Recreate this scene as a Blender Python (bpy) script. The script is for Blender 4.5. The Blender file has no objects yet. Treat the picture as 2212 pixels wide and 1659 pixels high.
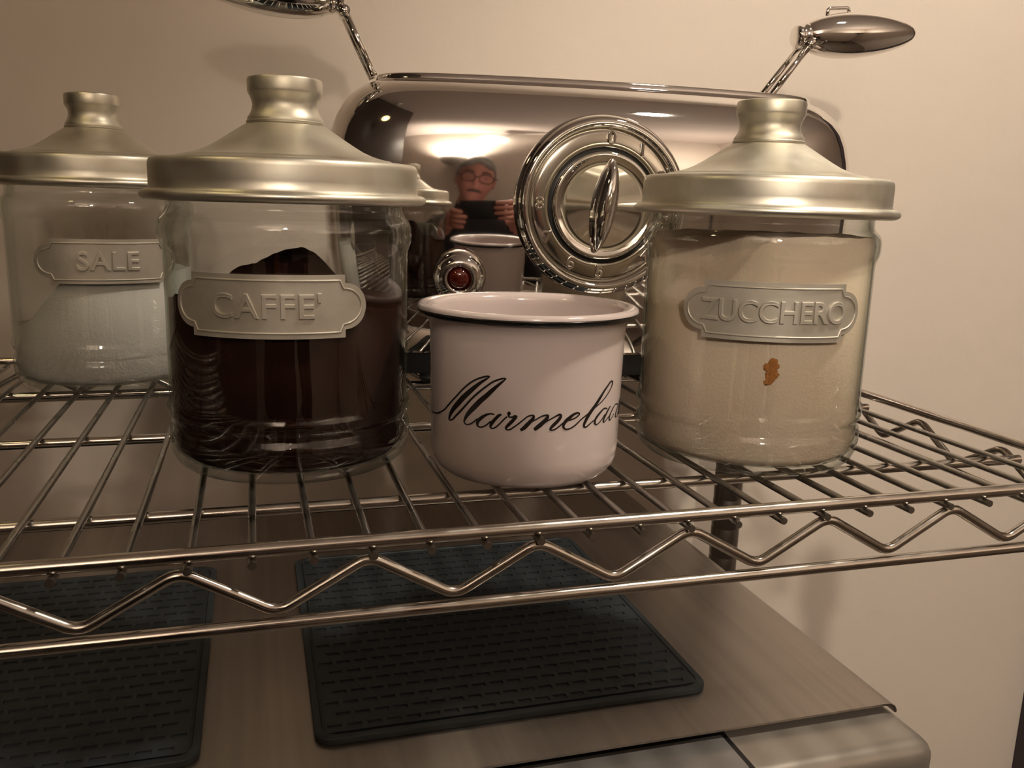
import bpy, bmesh, math, random
from mathutils import Vector, Matrix
random.seed(7)
sc = bpy.context.scene
COL = sc.collection
PI = math.pi

# ------------------------------------------------------------------ camera
F_PX, W_PX = 1890.0, 2212.0
yaw, pit, rol = [math.radians(a) for a in (16.56, 11.7, 1.65)]
fwd = Vector((math.sin(yaw) * math.cos(pit), math.cos(yaw) * math.cos(pit), -math.sin(pit)))
rgt = Vector((math.cos(yaw), -math.sin(yaw), 0))
up = rgt.cross(fwd)
r2 = math.cos(rol) * rgt + math.sin(rol) * up
u2 = -math.sin(rol) * rgt + math.cos(rol) * up
CAM = Vector((0, 0, 0.143))
cd = bpy.data.cameras.new('camera')
cd.sensor_width = 36.0
cd.lens = F_PX / W_PX * 36.0
cd.clip_start = 0.01
cam = bpy.data.objects.new('camera', cd)
m = Matrix((r2, u2, -fwd)).transposed().to_4x4()
m.translation = CAM
cam.matrix_world = m
COL.objects.link(cam)
sc.camera = cam

# ------------------------------------------------------------------ world and exposure
w = bpy.data.worlds.new('world')
sc.world = w
w.use_nodes = True
w.node_tree.nodes['Background'].inputs[0].default_value = (0.9, 0.75, 0.6, 1)
w.node_tree.nodes['Background'].inputs[1].default_value = 0.0
sc.view_settings.view_transform = 'Standard'
sc.view_settings.look = 'None'
sc.view_settings.gamma = 1.0
sc.view_settings.use_curve_mapping = False
sc.view_settings.exposure = 0.0
sc.cycles.max_bounces = 8
sc.cycles.adaptive_threshold = 0.025
sc.cycles.diffuse_bounces = 3
sc.cycles.glossy_bounces = 5
sc.cycles.transmission_bounces = 2
sc.cycles.transparent_max_bounces = 16

UPLIGHT_W = 58.0      # bowl uplighter washing the wall and ceiling behind the photographer
MAIN_W = 72.0          # reflector spot on the wall behind the photographer, turned to the right
CEIL_W = 78.0         # recessed ceiling downlight above the right half of the shelf
SPOT_W = 0.35         # warm pendant spot left of the shelf
MAIN_POS = Vector((-0.16, -1.58, 1.02))
UPLIGHT_POS = Vector((-0.52, -1.60, 0.62))
MAIN_AIM = Vector((1.02, 0.88, 0.02))
CEIL_POS = Vector((0.76, 0.12, 1.28))
CEIL_AIM = Vector((0.95, 0.55, -0.2))
FILL_W = 42.0        # added fill lamp at the far right, brightens the room the toaster mirrors
FILL_POS = Vector((1.50, -1.15, 0.35))
SPOT_POS = Vector((-0.345, 0.34, 0.62))

# ------------------------------------------------------------------ helpers
def me_obj(name, verts, faces, mat, parent=None, smooth=True, mats=None, fmat=None):
    me = bpy.data.meshes.new(name)
    me.from_pydata([tuple(v) for v in verts], [], faces)
    me.update()
    bm = bmesh.new(); bm.from_mesh(me)
    bmesh.ops.recalc_face_normals(bm, faces=bm.faces)
    bm.to_mesh(me); bm.free()
    o = bpy.data.objects.new(name, me)
    COL.objects.link(o)
    if mats:
        for q in mats: me.materials.append(q)
        for p, i in zip(me.polygons, fmat): p.material_index = i
    elif mat: me.materials.append(mat)
    if smooth:
        for p in me.polygons: p.use_smooth = True
    if parent: o.parent = parent
    return o

def sharp(o, ang=40):
    me = o.data
    bm = bmesh.new(); bm.from_mesh(me)
    for e in bm.edges:
        if len(e.link_faces) == 2 and e.calc_face_angle(0) > math.radians(ang): e.smooth = False
    bm.to_mesh(me); bm.free()
    return o

def tag(o, label=None, cat=None, group=None, kind=None):
    if label: o['label'] = label
    if cat: o['category'] = cat
    if group: o['group'] = group
    if kind: o['kind'] = kind
    return o

def thing(name, loc, label, cat, rotz=0.0, group=None):
    o = bpy.data.objects.new(name, None)
    o.empty_display_size = 0.02
    o.location = loc
    o.rotation_euler = (0, 0, rotz)
    COL.objects.link(o)
    return tag(o, label, cat, group)

def lathe(prof, n=96, axis='Z', closed=False):
    """prof: (r, h); closed=True joins last to first.  axis Z or -Y (h outwards along -Y) or X."""
    V, F = [], []
    rings = []
    for r, h in prof:
        if r < 1e-6:
            rings.append([len(V)]); V.append((0, 0, h))
        else:
            s = len(V); rings.append(list(range(s, s + n)))
            for i in range(n):
                t = 2 * PI * i / n
                V.append((r * math.cos(t), r * math.sin(t), h))
    pairs = list(zip(rings[:-1], rings[1:]))
    if closed: pairs.append((rings[-1], rings[0]))
    for A, B in pairs:
        if len(A) == 1 and len(B) == 1: continue
        for i in range(n):
            j = (i + 1) % n
            if len(A) == 1: F.append((A[0], B[i], B[j]))
            elif len(B) == 1: F.append((A[i], A[j], B[0]))
            else: F.append((A[i], A[j], B[j], B[i]))
    if axis == '-Y': V = [(x, -z, y) for x, y, z in V]
    elif axis == 'X': V = [(z, y, -x) for x, y, z in V]
    return V, F

def tube(pts, r, n=10, closed=False, caps=True):
    pts = [Vector(p) for p in pts]
    N = len(pts)
    rad = r if isinstance(r, (list, tuple)) else [r] * N
    tans = []
    for i in range(N):
        a = pts[(i - 1) % N] if (closed or i > 0) else pts[i]
        b = pts[(i + 1) % N] if (closed or i < N - 1) else pts[i]
        tans.append((b - a).normalized())
    ref = Vector((0, 0, 1)) if abs(tans[0].z) < 0.9 else Vector((1, 0, 0))
    nrm = (ref - tans[0] * ref.dot(tans[0])).normalized()
    V, F = [], []
    for i in range(N):
        nrm = (nrm - tans[i] * nrm.dot(tans[i])).normalized()
        bi = tans[i].cross(nrm)
        for k in range(n):
            t = 2 * PI * k / n
            V.append(pts[i] + (nrm * math.cos(t) + bi * math.sin(t)) * rad[i])
    for i in range(N if closed else N - 1):
        a, b = i * n, ((i + 1) % N) * n
        for k in range(n):
            j = (k + 1) % n
            F.append((a + k, a + j, b + j, b + k))
    if caps and not closed:
        F.append(tuple(range(n))[::-1]); F.append(tuple(range((N - 1) * n, N * n)))
    return V, F

def merge(*vfs):
    V, F = [], []
    for v, f in vfs:
        s = len(V); V += list(v); F += [tuple(i + s for i in q) for q in f]
    return V, F

def shift(vf, d):
    d = Vector(d)
    return [Vector(v) + d for v in vf[0]], vf[1]

def xform(vf, M):
    return [M @ Vector(v) for v in vf[0]], vf[1]

def box(x0, x1, y0, y1, z0, z1):
    V = [(x, y, z) for z in (z0, z1) for y in (y0, y1) for x in (x0, x1)]
    F = [(0, 2, 3, 1), (4, 5, 7, 6), (0, 1, 5, 4), (2, 6, 7, 3), (0, 4, 6, 2), (1, 3, 7, 5)]
    return V, F

def bevel(o, wd, seg=2, ang=30):
    me = o.data
    bm = bmesh.new(); bm.from_mesh(me)
    es = [e for e in bm.edges if len(e.link_faces) == 2 and e.calc_face_angle(0) > math.radians(ang)]
    bmesh.ops.bevel(bm, geom=es, offset=wd, segments=seg, affect='EDGES', profile=0.5)
    bm.to_mesh(me); bm.free()
    for p in me.polygons: p.use_smooth = True
    return sharp(o, 50)

def fillet(pts, r, seg=5):
    out = [Vector(pts[0])]
    for i in range(1, len(pts) - 1):
        p, a, b = Vector(pts[i]), Vector(pts[i - 1]), Vector(pts[i + 1])
        d1, d2 = (a - p).normalized(), (b - p).normalized()
        q1, q2 = p + d1 * r, p + d2 * r
        for k in range(seg + 1):
            t = k / seg
            out.append((1 - t) ** 2 * q1 + 2 * t * (1 - t) * p + t * t * q2)
    out.append(Vector(pts[-1]))
    return out

def catmull(P, sub=5):
    out = []
    n = len(P)
    for i in range(n - 1):
        p0, p1, p2, p3 = P[max(i - 1, 0)], P[i], P[i + 1], P[min(i + 2, n - 1)]
        for k in range(sub):
            t = k / sub
            out.append(tuple(0.5 * (2 * b + (c - a) * t + (2 * a - 5 * b + 4 * c - d) * t * t + (3 * b - a - 3 * c + d) * t ** 3)
                             for a, b, c, d in zip(p0, p1, p2, p3)))
    out.append(tuple(P[-1]))
    return out

def text_vf(body, size, extrude=0.0006, bev=0.0003, spacing=1.0):
    cu = bpy.data.curves.new('txt', 'FONT')
    cu.body = body; cu.size = size; cu.align_x = 'CENTER'; cu.align_y = 'CENTER'
    cu.extrude = extrude; cu.bevel_depth = bev; cu.bevel_resolution = 1; cu.space_character = spacing
    cu.resolution_u = 6
    ob = bpy.data.objects.new('txt', cu)
    COL.objects.link(ob)
    dg = bpy.context.evaluated_depsgraph_get()
    ev = ob.evaluated_get(dg)
    me = ev.to_mesh()
    V = [v.co.copy() for v in me.vertices]
    F = [tuple(p.vertices) for p in me.polygons]
    ev.to_mesh_clear()
    bpy.data.objects.remove(ob); bpy.data.curves.remove(cu)
    return V, F

# ------------------------------------------------------------------ materials
def new_mat(name):
    mt = bpy.data.materials.new(name)
    mt.use_nodes = True
    return mt, mt.node_tree.nodes, mt.node_tree.links, mt.node_tree.nodes['Principled BSDF']

def pmat(name, col, rough=0.5, metal=0.0, spec=0.5, bump=None, var=None, coat=0.0, rvar=None):
    """bump=(scale,strength,dist); var=(scale,colour2,low,high); rvar=(scale,lo,hi)"""
    mt, N, L, b = new_mat(name)
    b.inputs['Base Color'].default_value = (*col, 1)
    b.inputs['Roughness'].default_value = rough
    b.inputs['Metallic'].default_value = metal
    b.inputs['Specular IOR Level'].default_value = spec
    b.inputs['Coat Weight'].default_value = coat
    tc = N.new('ShaderNodeTexCoord')
    if var:
        nz = N.new('ShaderNodeTexNoise'); nz.inputs['Scale'].default_value = var[0]; nz.inputs['Detail'].default_value = 5
        rp = N.new('ShaderNodeValToRGB')
        rp.color_ramp.elements[0].position = var[2]; rp.color_ramp.elements[1].position = var[3]
        rp.color_ramp.elements[0].color = (*col, 1); rp.color_ramp.elements[1].color = (*var[1], 1)
        L.new(tc.outputs['Object'], nz.inputs['Vector']); L.new(nz.outputs['Fac'], rp.inputs['Fac'])
        L.new(rp.outputs['Color'], b.inputs['Base Color'])
    if rvar:
        nz = N.new('ShaderNodeTexNoise'); nz.inputs['Scale'].default_value = rvar[0]; nz.inputs['Detail'].default_value = 4
        mr = N.new('ShaderNodeMapRange'); mr.inputs['From Min'].default_value = 0.35; mr.inputs['From Max'].default_value = 0.65
        mr.inputs['To Min'].default_value = rvar[1]; mr.inputs['To Max'].default_value = rvar[2]
        L.new(tc.outputs['Object'], nz.inputs['Vector']); L.new(nz.outputs['Fac'], mr.inputs['Value'])
        L.new(mr.outputs['Result'], b.inputs['Roughness'])
    if bump:
        nz = N.new('ShaderNodeTexNoise'); nz.inputs['Scale'].default_value = bump[0]; nz.inputs['Detail'].default_value = 6
        bp = N.new('ShaderNodeBump'); bp.inputs['Strength'].default_value = bump[1]; bp.inputs['Distance'].default_value = bump[2]
        L.new(tc.outputs['Object'], nz.inputs['Vector']); L.new(nz.outputs['Fac'], bp.inputs['Height'])
        L.new(bp.outputs['Normal'], b.inputs['Normal'])
    return mt

def glass_mat(name):
    """thin-walled clear glass: Fresnel reflection over a clear wall that absorbs more along grazing paths"""
    mt, N, L, b = new_mat(name)
    N.remove(b)
    out = N['Material Output']
    lw = N.new('ShaderNodeLayerWeight'); lw.inputs['Blend'].default_value = 0.5
    rp = N.new('ShaderNodeValToRGB')
    e = rp.color_ramp.elements
    e[0].position = 0.0; e[0].color = (0.975, 0.98, 0.975, 1)
    e[1].position = 1.0; e[1].color = (0.55, 0.59, 0.55, 1)
    m2 = e.new(0.55); m2.color = (0.96, 0.968, 0.96, 1)
    m3 = e.new(0.82); m3.color = (0.80, 0.835, 0.80, 1)
    L.new(lw.outputs['Facing'], rp.inputs['Fac'])
    tr = N.new('ShaderNodeBsdfTransparent'); L.new(rp.outputs['Color'], tr.inputs['Color'])
    gl = N.new('ShaderNodeBsdfGlossy'); gl.inputs['Roughness'].default_value = 0.02; gl.inputs['Color'].default_value = (1, 1, 1, 1)
    l2 = N.new('ShaderNodeLayerWeight'); l2.inputs['Blend'].default_value = 0.5
    pw = N.new('ShaderNodeMath'); pw.operation = 'POWER'; pw.inputs[1].default_value = 4.5
    fr = N.new('ShaderNodeMath'); fr.operation = 'MULTIPLY_ADD'; fr.inputs[1].default_value = 0.75; fr.inputs[2].default_value = 0.055
    L.new(l2.outputs['Facing'], pw.inputs[0]); L.new(pw.outputs[0], fr.inputs[0])
    tc = N.new('ShaderNodeTexCoord')
    nz = N.new('ShaderNodeTexNoise'); nz.inputs['Scale'].default_value = 22; nz.inputs['Detail'].default_value = 1
    bp = N.new('ShaderNodeBump'); bp.inputs['Strength'].default_value = 0.25; bp.inputs['Distance'].default_value = 0.002
    L.new(tc.outputs['Object'], nz.inputs['Vector']); L.new(nz.outputs['Fac'], bp.inputs['Height'])
    L.new(bp.outputs['Normal'], gl.inputs['Normal'])
    mx = N.new('ShaderNodeMixShader')
    L.new(fr.outputs[0], mx.inputs['Fac']); L.new(tr.outputs[0], mx.inputs[1]); L.new(gl.outputs[0], mx.inputs[2])
    L.new(mx.outputs[0], out.inputs['Surface'])
    return mt

def brushed(name, col, rough, axis, strength=0.08):
    """brushed steel with streaks running along one axis"""
    mt, N, L, b = new_mat(name)
    b.inputs['Metallic'].default_value = 1.0
    b.inputs['Roughness'].default_value = rough
    tc = N.new('ShaderNodeTexCoord'); mp = N.new('ShaderNodeMapping')
    mp.inputs['Scale'].default_value = tuple(1.5 if i == axis else 55 for i in range(3))
    nz = N.new('ShaderNodeTexNoise'); nz.inputs['Scale'].default_value = 2.0; nz.inputs['Detail'].default_value = 4
    rp = N.new('ShaderNodeValToRGB')
    rp.color_ramp.elements[0].position = 0.3; rp.color_ramp.elements[1].position = 0.7
    rp.color_ramp.elements[0].color = (*[c * 0.82 for c in col], 1); rp.color_ramp.elements[1].color = (*col, 1)
    bp = N.new('ShaderNodeBump'); bp.inputs['Strength'].default_value = strength; bp.inputs['Distance'].default_value = 0.001
    L.new(tc.outputs['Object'], mp.inputs['Vector']); L.new(mp.outputs['Vector'], nz.inputs['Vector'])
    L.new(nz.outputs['Fac'], rp.inputs['Fac']); L.new(rp.outputs['Color'], b.inputs['Base Color'])
    L.new(nz.outputs['Fac'], bp.inputs['Height']); L.new(bp.outputs['Normal'], b.inputs['Normal'])
    return mt

def emit_mat(name, col, strength):
    mt, N, L, b = new_mat(name)
    b.inputs['Base Color'].default_value = (0.9, 0.85, 0.75, 1)
    b.inputs['Emission Color'].default_value = (*col, 1)
    b.inputs['Emission Strength'].default_value = strength
    return mt

M = {}
M['wall'] = pmat('wall_plaster', (0.62, 0.545, 0.48), 0.75, bump=(38, 0.18, 0.004), var=(3.2, (0.66, 0.575, 0.50), 0.3, 0.75))
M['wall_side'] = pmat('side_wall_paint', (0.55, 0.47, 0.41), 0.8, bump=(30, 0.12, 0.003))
M['ceiling'] = pmat('ceiling_paint', (0.56, 0.48, 0.44), 0.85, bump=(30, 0.1, 0.003))
M['floor'] = pmat('floor_tile', (0.12, 0.09, 0.07), 0.4, bump=(12, 0.1, 0.003))
M['chrome'] = pmat('chrome_wire', (0.60, 0.56, 0.51), 0.17, 1.0, rvar=(60, 0.13, 0.26))
M['chrome_dull'] = pmat('dull_chrome_wire', (0.40, 0.38, 0.35), 0.30, 1.0, rvar=(50, 0.24, 0.4))
M['post'] = pmat('post_steel', (0.24, 0.22, 0.21), 0.3, 1.0)
M['mirror'] = pmat('polished_steel', (0.80, 0.77, 0.745), 0.035, 1.0, rvar=(7, 0.025, 0.06))
M['mirror2'] = pmat('polished_chrome', (0.82, 0.80, 0.77), 0.03, 1.0)
M['bezel'] = pmat('satin_chrome', (0.62, 0.59, 0.53), 0.12, 1.0)
M['black'] = pmat('black_plastic', (0.008, 0.008, 0.009), 0.35)
M['alu'] = pmat('spun_aluminium', (0.74, 0.71, 0.62), 0.46, 1.0, var=(26, (0.56, 0.51, 0.38), 0.48, 0.82), rvar=(35, 0.38, 0.56), bump=(160, 0.04, 0.001))
M['alu2'] = pmat('cast_pewter', (0.60, 0.56, 0.49), 0.50, 0.65, var=(45, (0.46, 0.42, 0.34), 0.45, 0.8), bump=(220, 0.12, 0.001))
M['glass'] = glass_mat('jar_glass')
M['coffee'] = pmat('ground_coffee', (0.020, 0.0085, 0.0055), 0.95, spec=0.0, var=(60, (0.030, 0.012, 0.008), 0.4, 0.7), bump=(260, 0.25, 0.001))
M['salt'] = pmat('salt_grains', (0.72, 0.70, 0.66), 0.9, spec=0.2, bump=(700, 0.4, 0.001))
M['sugar'] = pmat('sugar_grains', (0.74, 0.61, 0.48), 0.9, spec=0.2, var=(30, (0.70, 0.55, 0.42), 0.4, 0.75), bump=(700, 0.4, 0.001))
M['stain'] = pmat('brown_sugar', (0.42, 0.16, 0.035), 0.8, bump=(600, 0.5, 0.001))
M['enamel'] = pmat('white_enamel', (0.61, 0.515, 0.495), 0.16, spec=0.5, coat=0.3)
M['rim'] = pmat('black_enamel', (0.006, 0.005, 0.005), 0.2)
M['ink'] = pmat('black_ink', (0.012, 0.007, 0.006), 0.35)
M['rubber'] = pmat('black_silicone', (0.022, 0.027, 0.031), 0.5, spec=0.35, var=(14, (0.030, 0.037, 0.042), 0.35, 0.7), bump=(300, 0.08, 0.001))
M['steel'] = brushed('brushed_steel', (0.42, 0.38, 0.34), 0.34, 1, 0.05)
M['paint'] = pmat('metallic_paint', (0.33, 0.295, 0.26), 0.33, 0.55, bump=(900, 0.03, 0.001))
M['panel'] = pmat('dark_tank_lid', (0.20, 0.19, 0.185), 0.22, 0.3)
M['jewel'] = pmat('amber_jewel', (0.06, 0.006, 0.003), 0.05, coat=1.0)
M['door'] = pmat('dark_door_paint', (0.022, 0.016, 0.022), 0.4, var=(5, (0.03, 0.02, 0.028), 0.3, 0.7))
M['skin'] = pmat('skin', (0.60, 0.26, 0.20), 0.5, var=(25, (0.66, 0.31, 0.25), 0.35, 0.7))
M['hair'] = pmat('grey_hair', (0.20, 0.195, 0.19), 0.6, var=(40, (0.36, 0.35, 0.34), 0.35, 0.65), bump=(90, 0.6, 0.004))
M['hair_dark'] = pmat('dark_facial_hair', (0.07, 0.06, 0.055), 0.7)
M['cloth'] = pmat('dark_cloth', (0.018, 0.016, 0.018), 0.85, bump=(250, 0.3, 0.002))
M['phone'] = pmat('phone_shell', (0.012, 0.015, 0.018), 0.25)
M['lens'] = pmat('dark_lens', (0.01, 0.012, 0.016), 0.06)
M['lamp'] = emit_mat('spot_lamp_face', (1.0, 0.88, 0.72), 55.0)
M['lamp2'] = emit_mat('ceiling_lamp_glass', (1.0, 0.88, 0.72), 25.0)
M['bulb'] = emit_mat('warm_bulb', (1.0, 0.74, 0.30), 60.0)
M['eye'] = pmat('eye', (0.30, 0.24, 0.22), 0.15)
M['screen'] = emit_mat('phone_screen', (1.0, 0.80, 0.72), 4.0)
M['shade'] = pmat('dark_lamp_shade', (0.03, 0.03, 0.03), 0.4)
M['white_pl'] = pmat('white_plastic', (0.7, 0.68, 0.64), 0.4)
M['blocker'] = pmat('dark_blocker_lacquer', (0.06, 0.045, 0.04), 0.35)  # dark finish of the added light blocker left of the shelf

# ================================================================== the room
WALL_Y = 0.88
ZF, ZC = -1.38, 1.28
XL, XR, YB = -1.75, 2.05, -1.75
def struct(name, vf, mat, smooth=False):
    o = me_obj(name, vf[0], vf[1], mat, None, smooth)
    o['kind'] = 'structure'
    return o
struct('wall_back', box(XL, XR, WALL_Y, WALL_Y + 0.1, ZF, ZC), M['wall'])
struct('wall_front', box(XL, XR, YB - 0.1, YB, ZF, ZC), M['wall'])
struct('wall_left', box(XL - 0.1, XL, YB - 0.1, WALL_Y + 0.1, ZF, ZC), M['wall_side'])
struct('wall_right', box(XR, XR + 0.1, YB - 0.1, WALL_Y + 0.1, ZF, ZC), M['wall_side'])
struct('floor', box(XL - 0.1, XR + 0.1, YB - 0.1, WALL_Y + 0.1, ZF - 0.1, ZF), M['floor'])
struct('ceiling', box(XL - 0.1, XR + 0.1, YB - 0.1, WALL_Y + 0.1, ZC, ZC + 0.1), M['ceiling'])
# dark door in the back wall, its frame just enters the lower right corner
dr = struct('door_1', box(1.10, 1.92, WALL_Y - 0.018, WALL_Y - 0.002, ZF, 0.62), M['door'])
fr = merge(box(1.037, 1.10, WALL_Y - 0.035, WALL_Y - 0.001, ZF, 0.70), box(1.10, 1.92, WALL_Y - 0.035, WALL_Y - 0.001, 0.62, 0.70),
           box(1.92, 2.0, WALL_Y - 0.035, WALL_Y - 0.001, ZF, 0.70))
me_obj('door_frame', fr[0], fr[1], M['door'], dr, False)
for z0, z1 in ((-1.2, -0.45), (-0.33, 0.5)):
    v = box(1.2, 1.82, WALL_Y - 0.026, WALL_Y - 0.018, z0, z1)
    bevel(me_obj('door_panel', v[0], v[1], M['door'], dr, False), 0.006)
v = lathe([(0, 0), (0.008, 0), (0.008, 0.03), (0.022, 0.036), (0.024, 0.05), (0.014, 0.058), (0, 0.058)], 24, '-Y')
v = shift(v, (1.16, WALL_Y - 0.018, -0.38))
tag(me_obj('door_handle', v[0], v[1], M['bezel'], dr), 'round metal door knob')

# ================================================================== wire shelf
SH = thing('wire_shelf', (0, 0, 0), 'chrome wire shelf with zigzag front edge carrying the jars, mug and toaster', 'shelf')
RW, RR, RD, RZ = 0.0018, 0.0031, 0.0030, 0.0025
FX0, FX1, FY0, FY1 = -0.36, 0.46, 0.346, 0.80
def part_tube(name, pts, r, mat, parent=SH, n=12):
    v, f = tube(pts, r, n)
    o = sharp(me_obj(name, v, f, mat, parent), 60)
    return o
base = None
for k in range(-15, 18):
    x = 0.0200 + 0.0243 * k
    if base is None:
        base = part_tube('wire', [(0, 0.3415, -RW), (0, 0.57, -RW), (0, FY1 + 0.004, -RW)], RW, M['chrome_dull'])
        o = base
    else:
        o = base.copy(); COL.objects.link(o); o.parent = SH
    o.location.x = x
for y in (0.420, 0.565, 0.7025):
    part_tube('support_rod', [(FX0, y, -2 * RW - RD), (0, y, -2 * RW - RD), (FX1, y, -2 * RW - RD)], RD, M['chrome'])
ZL = -0.0297
for y in (FY0, FY1):
    part_tube('upper_rail', [(FX0, y, RR), (0, y, RR), (FX1, y, RR)], RR, M['chrome'], n=16)
    part_tube('lower_rail', [(FX0, y, ZL), (0, y, ZL), (FX1, y, ZL)], RR * 0.93, M['chrome'], n=16)
    zz = []
    x = 0.0425 - 7 * 0.0745
    while x < FX1:
        if x > FX0 - 0.02: zz.append((x, y, -0.0035))
        if x + 0.0372 > FX0 - 0.02: zz.append((x + 0.0372, y, ZL + RR + RZ - 0.0005))
        x += 0.0745
    zz = [p for p in zz if FX0 <= p[0] <= FX1]
    part_tube('zigzag_truss', fillet(zz, 0.006), RZ, M['chrome'])
for x in (FX0, FX1):
    part_tube('side_rail', [(x, FY0, RR), (x, 0.57, RR), (x, FY1, RR)], RR, M['chrome'], n=16)
    part_tube('lower_rail', [(x, FY0, ZL), (x, 0.57, ZL), (x, FY1, ZL)], RR * 0.93, M['chrome'], n=16)
    zz = []
    y = 0.36
    while y < FY1 - 0.04:
        zz += [(x, y, -0.003), (x, y + 0.0365, ZL + RR + RZ - 0.0005)]
        y += 0.0735
    part_tube('zigzag_truss', fillet(zz, 0.006), RZ, M['chrome'])
for px in (-0.387, 0.487):
    for py in (0.322, 0.803):
        prof = [(0, ZF + 0.002), (0.018, ZF + 0.002), (0.018, ZF + 0.02), (0.0152, ZF + 0.022)]
        for gi in range(40):                                     # grooves every 25 mm up the post
            z = ZF + 0.06 + gi * 0.033
            if z > -0.02: break
            prof += [(0.0152, z), (0.0149, z + 0.0008), (0.0149, z + 0.0022), (0.0152, z + 0.003)]
        prof += [(0.0152, 0.012), (0.0165, 0.0125), (0.0165, 0.016), (0.012, 0.019), (0, 0.0195)]
        v, f = lathe(prof, 28)
        sharp(me_obj('post', *shift((v, f), (px, py, 0)), M['post'], SH), 50)
        v, f = lathe([(0.0158, -0.038), (0.0225, -0.038), (0.0205, 0.0075), (0.0158, 0.0075)], 28, closed=True)
        sharp(me_obj('corner_collar', *shift((v, f), (px, py, 0)), M['chrome'], SH), 50)

# ================================================================== jars
RJ = 0.0643
GLASS = [(0, .0012), (.050, .0008), (.0545, .0), (.0590, .0012), (.0625, .0045), (.0645, .0095), (.0652, .0150), (.0651, .0190), (.0645, .0215), (.0634, .0230),
         (.0630, .0245), (.0632, .0262), (.0645, .0276), (.0653, .0294), (.0655, .0310), (.0652, .0328), (.0645, .0344), (.0641, .0365), (.0640, .045), (.0640, .080), (.0640, .112),
         (.0641, .1150), (.0648, .1172), (.0657, .1195), (.0661, .1220), (.0662, .1255), (.0659, .1285), (.0648, .1308), (.0630, .1326), (.0619, .1342), (.0615, .1375), (.0615, .1470),
         (.0612, .1480), (.0600, .1480),
         (.0596, .1470), (.0596, .1375), (.0606, .1340), (.0630, .1300), (.0638, .1250), (.0634, .1180), (.0629, .110), (.0629, .060),
         (.0629, .0380), (.0633, .0320), (.0624, .0260), (.0632, .0180), (.0622, .0100), (.0590, .0062), (.0540, .0050), (0, .0046)]
LID = [(.0668, .1400), (.0690, .1395), (.0715, .1398), (.0733, .1410), (.0738, .1425), (.0730, .1441), (.0712, .1450), (.0696, .1452), (.0691, .1462), (.0690, .1500),
       (.0690, .1570), (.0687, .1590), (.0678, .1603), (.0664, .1608), (.0640, .1610), (.0590, .1612), (.0562, .1616), (.0552, .1624), (.0530, .1628), (.0500, .1634),
       (.0455, .1647), (.0405, .1668), (.0355, .1697), (.0305, .1729), (.0262, .1757), (.0232, .1776), (.0214, .1787), (.0205, .1793), (.0180, .1796),
       (0, .1796), (0, .1585), (.0500, .1585), (.0668, .1575)]
KNOB = [(0, .1793), (.0192, .1793), (.0200, .1798), (.0201, .1808), (.0195, .1813), (.0194, .1826), (.0183, .1842), (.0172, .1866), (.0168, .1890), (.0170, .1908),
        (.0178, .1930), (.0187, .1946), (.0191, .1954), (.0192, .1962), (.0192, .2014), (.0188, .2024), (.0176, .2029), (.0150, .2028), (0, .2026)]
RP = 0.0650
def bend(vf, zc, R0):
    """flat (s, h, out) -> cylinder facing -Y"""
    out = []
    for p in vf[0]:
        a = p[0] / R0; r = R0 + p[2]
        out.append(Vector((r * math.sin(a), -r * math.cos(a), zc + p[1])))
    return out, vf[1]
def plaque_vf():
    hw, hh, lw, lh, t = 0.0378, 0.0153, 0.0116, 0.0114, 0.0013
    vfs = []
    def strip(cols):
        V, F = [], []
        for s, lo, hi in cols:
            for q in (0.0, t):
                V += [(s, lo, q), (s, hi, q)]
        n = len(cols)
        for i in range(n - 1):
            a, b = 4 * i, 4 * i + 4
            F += [(a, a + 1, b + 1, b), (a + 2, b + 2, b + 3, a + 3), (a, b, b + 2, a + 2), (a + 1, a + 3, b + 3, b + 1)]
        F += [(0, 2, 3, 1), (4 * n - 4, 4 * n - 3, 4 * n - 1, 4 * n - 2)]
        return V, F
    vfs.append(strip([(-hw + 2 * hw * i / 24, -hh, hh) for i in range(25)]))
    for sg in (-1, 1):
        cols = []
        for i in range(13):
            q = i / 12; y = lh * math.sqrt(max(1 - (q * 0.995) ** 2.2, 0.0))
            cols.append((sg * (hw - 0.001 + (lw + 0.001) * q), -y, y))
        vfs.append(strip(cols))
    return merge(*vfs)
def border_pts():
    hw, hh, lw, lh = 0.0378, 0.0153, 0.0116, 0.0114
    i_ = 0.0027
    P = []
    def arc(sg, rev):
        A = []
        for k in range(13):
            t = -PI / 2 + PI * k / 12
            A.append((sg * (hw - 0.001 + (lw - i_ + 0.001) * math.cos(t)), (lh - i_) * math.sin(t)))
        return A[::-1] if rev else A
    top = [(-hw + i_ + (2 * hw - 2 * i_) * k / 20, hh - i_) for k in range(21)]
    bot = [(-hw + i_ + (2 * hw - 2 * i_) * k / 20, -hh + i_) for k in range(21)]
    P = top + arc(1, True) + bot[::-1] + arc(-1, False)
    return [(x, y, 0.0013) for x, y in P]

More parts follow.
